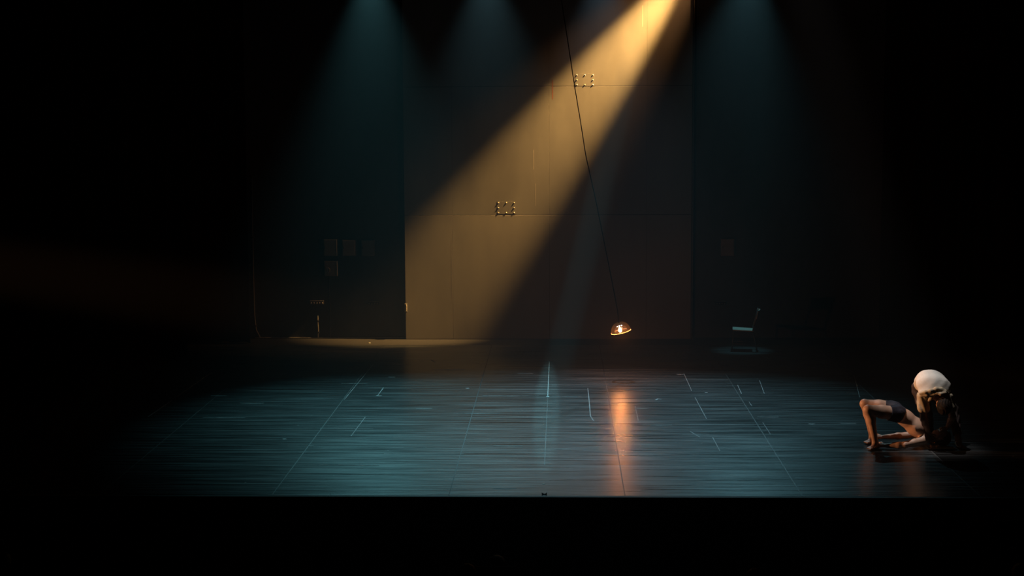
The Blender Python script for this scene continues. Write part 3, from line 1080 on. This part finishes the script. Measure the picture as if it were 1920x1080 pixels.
body1 = child_mesh('body', nets(D_, ax_), M['skin'], d1)
tag(d1, 'bare-chested person in dark shorts arched in a back bridge, hands at the ankles', 'person')
hair(*hd1, 0.008, d1, .03)
eyes(*hd1, d1)
ax1 = unit(wai - pel)
prs = [p for i, p in enumerate(B.pr) if i in (0, 1, 3, 4, 11, 12)]
prs = [B.pr[0], B.pr[1]] + [p for p in B.pr if p[0] == 'c' and p[3] in (.098, .084)]
thn = unit(kn - hn)
me = garment(B, prs, .009, [(pel + ax1 * .085, ax1, None), (hn + thn * .12, thn, .20), (hf_ + unit(kf - hf_) * .12, unit(kf - hf_), .20), (hn * .5 + hf_ * .5 + thn * .15, thn, None)],
             lambda X, Y, Z: 0.003 * np.sin(X * 70 + 9 * np.sin(Y * 14) + Z * 50))
child_mesh('shorts', me, M['shorts'], d1)['label'] = 'dark navy shorts'

# ---- dancer bending over -----------------------------------------------------
B = Body(0.0065)
pel, wai, mid_, up_, sho = P(1736, 727, .45), P(1740, 717, .33), P(1745, 714, .20), P(1750, 722, .07), P(1752, 737, -.01)
LX = unit(V(1, -.05, -.12))
B.flat(pel, wai, LX, .160, .140, .115, .105, .05)
B.flat(wai, mid_, LX, .140, .160, .105, .118, .05)
B.flat(mid_, up_, LX, .160, .182, .118, .112, .05)
B.flat(up_, sho, LX, .182, .175, .112, .085, .05)
torso2 = list(B.pr)
hl, kl, al_ = P(1726, 734, .46), P(1737, 776, .24), P(1744, 822, .44)
hr, kr, ar = P(1749, 735, .46), P(1786, 768, .36), P(1797, 824, .12)
leg2 = []
for (h_, k_, a_) in ((hl, kl, al_), (hr, kr, ar)):
    a_[2] = max(.085, min(a_[2], .10))
    n0 = len(B.pr)
    mid = h_ * .5 + k_ * .5
    B.cap(h_, mid, .092, .078, .05)
    B.cap(mid, k_, .078, .060, .03)
    calf = k_ * .66 + a_ * .34 + V(0, .015, 0)
    B.cap(k_, calf, .060, .057, .03)
    B.cap(calf, a_, .057, .036, .03)
    leg2 += B.pr[n0:]
    heel = V(a_[0] - .005, a_[1] + .04, .036)
    foot(B, a_, heel, heel + V(.03, -.22, -.010), (0, 0, 1))
sl, el, wl_ = P(1731, 744, .01), P(1731.5, 785, -.03), P(1741, 812, .06)
sr, er, wr_ = P(1775, 745, .01), P(1786, 781, -.04), P(1777, 800, .10)
arm2 = []
for s_, e_, w_ in ((sl, el, wl_), (sr, er, wr_)):
    n0 = len(B.pr)
    B.cap(s_, s_ * .45 + e_ * .55, .060, .049, .045)
    B.cap(s_ * .45 + e_ * .55, e_, .049, .042, .02)
    arm2.append(B.pr[n0:])
    B.chain([e_, e_ * .65 + w_ * .35, w_], [.042, .043, .027], .02)
hand(B, wl_, (.45, .45, -.75), (-.2, -.8, -.5), -1, .35)
hand(B, wr_, (-.55, .35, -.7), (.3, -.8, -.4), 1, .35)
nk = P(1761, 745, -.06)
B.cap(sho + V(.03, 0, 0.01), nk, .066, .056, .04)
hc_ = P(1768, 759, -.12)
B.cap(nk, hc_ + V(-.01, .03, .03), .056, .056, .03)
hd2 = head(B, hc_, (.25, -.55, -.85), (.1, .8, -.6))
d2 = empty('person', (float(P(1760, 830, .25)[0]), float(Y0 + .27), 0))
lo, hi = B.bounds()
D_, ax_ = B.field(lo, hi)
child_mesh('body', nets(D_, ax_), M['skin2'], d2)
tag(d2, 'person in off-white shirt bending low with head down over the bridging dancer', 'person')
hair(*hd2, 0.008, d2, .045)
eyes(*hd2, d2)
axw = unit(wai - pel)
# shirt: back hump white, sleeves and gathered collar tan, painting the orange light
shirt_cut = [(pel + axw * .03, -axw, None)]
neck_dir = unit(nk - up_)
me = garment(B, torso2, .014, shirt_cut + [(sho + neck_dir * .035, neck_dir, None)],
             lambda X, Y, Z: 0.0012 * np.sin(X * 45 + 3 * np.sin(Z * 18)))
child_mesh('shirt', me, M['shirt'], d2)['label'] = 'off-white cotton shirt'
for prs, s_, e_ in ((arm2[0], sl, el), (arm2[1], sr, er)):
    ad = unit(e_ - s_)
    me = garment(B, prs, .022, [(s_ + ad * .200, ad, None), (s_ - ad * .055, -ad, None)],
                 lambda X, Y, Z, s=s_: 0.0045 * np.sin((X - s[0]) * 95 + (Z - s[2]) * 38) + 0.004 * np.sin((Y - s[1]) * 80))
    child_mesh('sleeve', me, M['sleeve'], d2)['label'] = 'crumpled sleeve painted tan with orange light'
# gathered hem and collar folds over the nape
C = Body(0.0065)
cl = [P(1726, 738, -.07), P(1735, 735, -.11), P(1745, 733, -.13), P(1755, 730, -.13), P(1764, 730, -.12), P(1772, 734, -.10), P(1778, 738, -.04)]
C.chain(cl, [.020, .022, .024, .024, .025, .022, .018], .02)
C.chain([P(1756, 729, -.12), P(1752, 738, -.12), P(1746, 746, -.09), P(1741, 752, -.06)], [.020, .022, .022, .018], .03)
C.chain([P(1766, 730, -.13), P(1772, 737, -.15), P(1764, 739, -.16), P(1757, 737, -.15)], [.018, .017, .017, .015], .025)
C.chain([P(1728, 742, -.08), P(1738, 741, -.11), P(1747, 741, -.12)], [.016, .018, .016], .015)
lo, hi = C.bounds()
D_, ax_ = C.field(lo, hi)
child_mesh('collar', nets(D_, ax_), M['sleeve'], d2)['label'] = 'gathered collar folds painted tan with orange light'
me = garment(B, [torso2[0]] + leg2, .014, [(pel + axw * .075, axw, None)] + [(a_ + unit(k_ - a_) * .07, unit(a_ - k_), .30) for k_, a_ in ((kl, al_), (kr, ar))],
             lambda X, Y, Z: 0.003 * np.sin(Z * 60 + 6 * np.sin(X * 20)))
child_mesh('trousers', me, M['trousers'], d2)['label'] = 'dark brown trousers'


# ------------------------------------------------------------------ audience, heads just rising into the frame
A = Body(0.016)
# local: seated at origin on floor z=0 facing +Y, seat height 0.45
A.flat(V(0, .02, .53), V(0, -.02, .78), V(1, 0, 0), .16, .15, .11, .10, .05)
A.flat(V(0, -.02, .78), V(0, -.02, 1.0), V(1, 0, 0), .15, .19, .10, .085, .05)
for s in (-1, 1):
    A.chain([V(.09 * s, .05, .53), V(.11 * s, .45, .53), V(.11 * s, .48, .09), V(.11 * s, .47, .05)], [.085, .06, .045, .04], .04)
    A.cap(V(.11 * s, .47, .04), V(.12 * s, .60, .035), .04, .032, .03)
    A.chain([V(.19 * s, -.02, 1.0), V(.24 * s, .03, .74), V(.12 * s, .27, .64), V(.09 * s, .34, .62)], [.058, .044, .032, .034], .03)
A.cap(V(0, -.02, 1.02), V(0, 0, 1.13), .058, .052, .03)
hA = head(A, V(0, .01, 1.185), (0, 0, 1), (0, 1, 0))
lo, hi = A.bounds()
D_, ax_ = A.field(lo, hi)
aud_me = nets(D_, ax_)
seat_parts = {
    'seat_cushion': (to_mesh(box_bm((-.24, -.16, .37), (.24, .30, .44), .02)), M['plush'], (0, 0, 0)),
    'backrest': (to_mesh(box_bm((-.24, -.26, .42), (.24, -.175, .98), .03)), M['plush'], (0, 0, 0)),
    'armrest': (to_mesh(box_bm((-.03, -.22, .60), (.03, .24, .64), .01)), M['black_metal'], None),
    'leg': (to_mesh(box_bm((-.02, -.20, 0), (.02, .16, .60), .006)), M['black_metal'], None),
}
aud_hair_me = None
who = [((3, 1036), 15.1, 'dark-haired seated spectator seen from behind at the aisle end opposite the dancers'),
       ((876, 1057), 14.7, 'dark-haired seated spectator seen from behind, diagonally behind another near the centre line'),
       ((931, 1041), 15.65, 'dark-haired seated spectator in the row nearest the stage'),
       ((1415, 1066), 14.6, 'dark-haired seated spectator seen from behind in line with the chair'),
       ((1916, 1056), 14.7, 'dark-haired seated spectator seen from behind on the dancers side')]
seat_lab = ['aisle-end plush theatre seat opposite the dancers', 'dark plush theatre seat one row behind the seat nearest the stage',
            'dark plush theatre seat in the row nearest the stage', 'dark plush theatre seat in line with the chair on stage',
            'dark plush theatre seat on the dancers side']
for i, ((px, py), Y, lab) in enumerate(who):
    t = onY(px, py, Y)
    sc_ = (t.z + 1.1) / 1.325
    e = empty('person', (t.x, Y, -1.1))
    tag(e, lab, 'person', 'audience in the dark')
    b = link('body', aud_me, M['coat'], e)
    if aud_hair_me is None:
        ho = hair(*hA, 0.012, e, .05)
        ho.matrix_parent_inverse = Matrix.Identity(4)
        aud_hair_me = ho.data
    else:
        link('hair', aud_hair_me, M['hair'], e)
    e.scale = (1, 1, sc_)
    st = empty('theatre_seat', (t.x, Y, -1.1))
    tag(st, seat_lab[i], 'seat', 'theatre seats')
    for nme, (me, mm, lc_) in seat_parts.items():
        if lc_ is not None:
            link(nme, me, mm, st, lc_)
        else:
            for s in (-1, 1):
                link(nme, me, mm, st, (.27 * s, 0, 0))
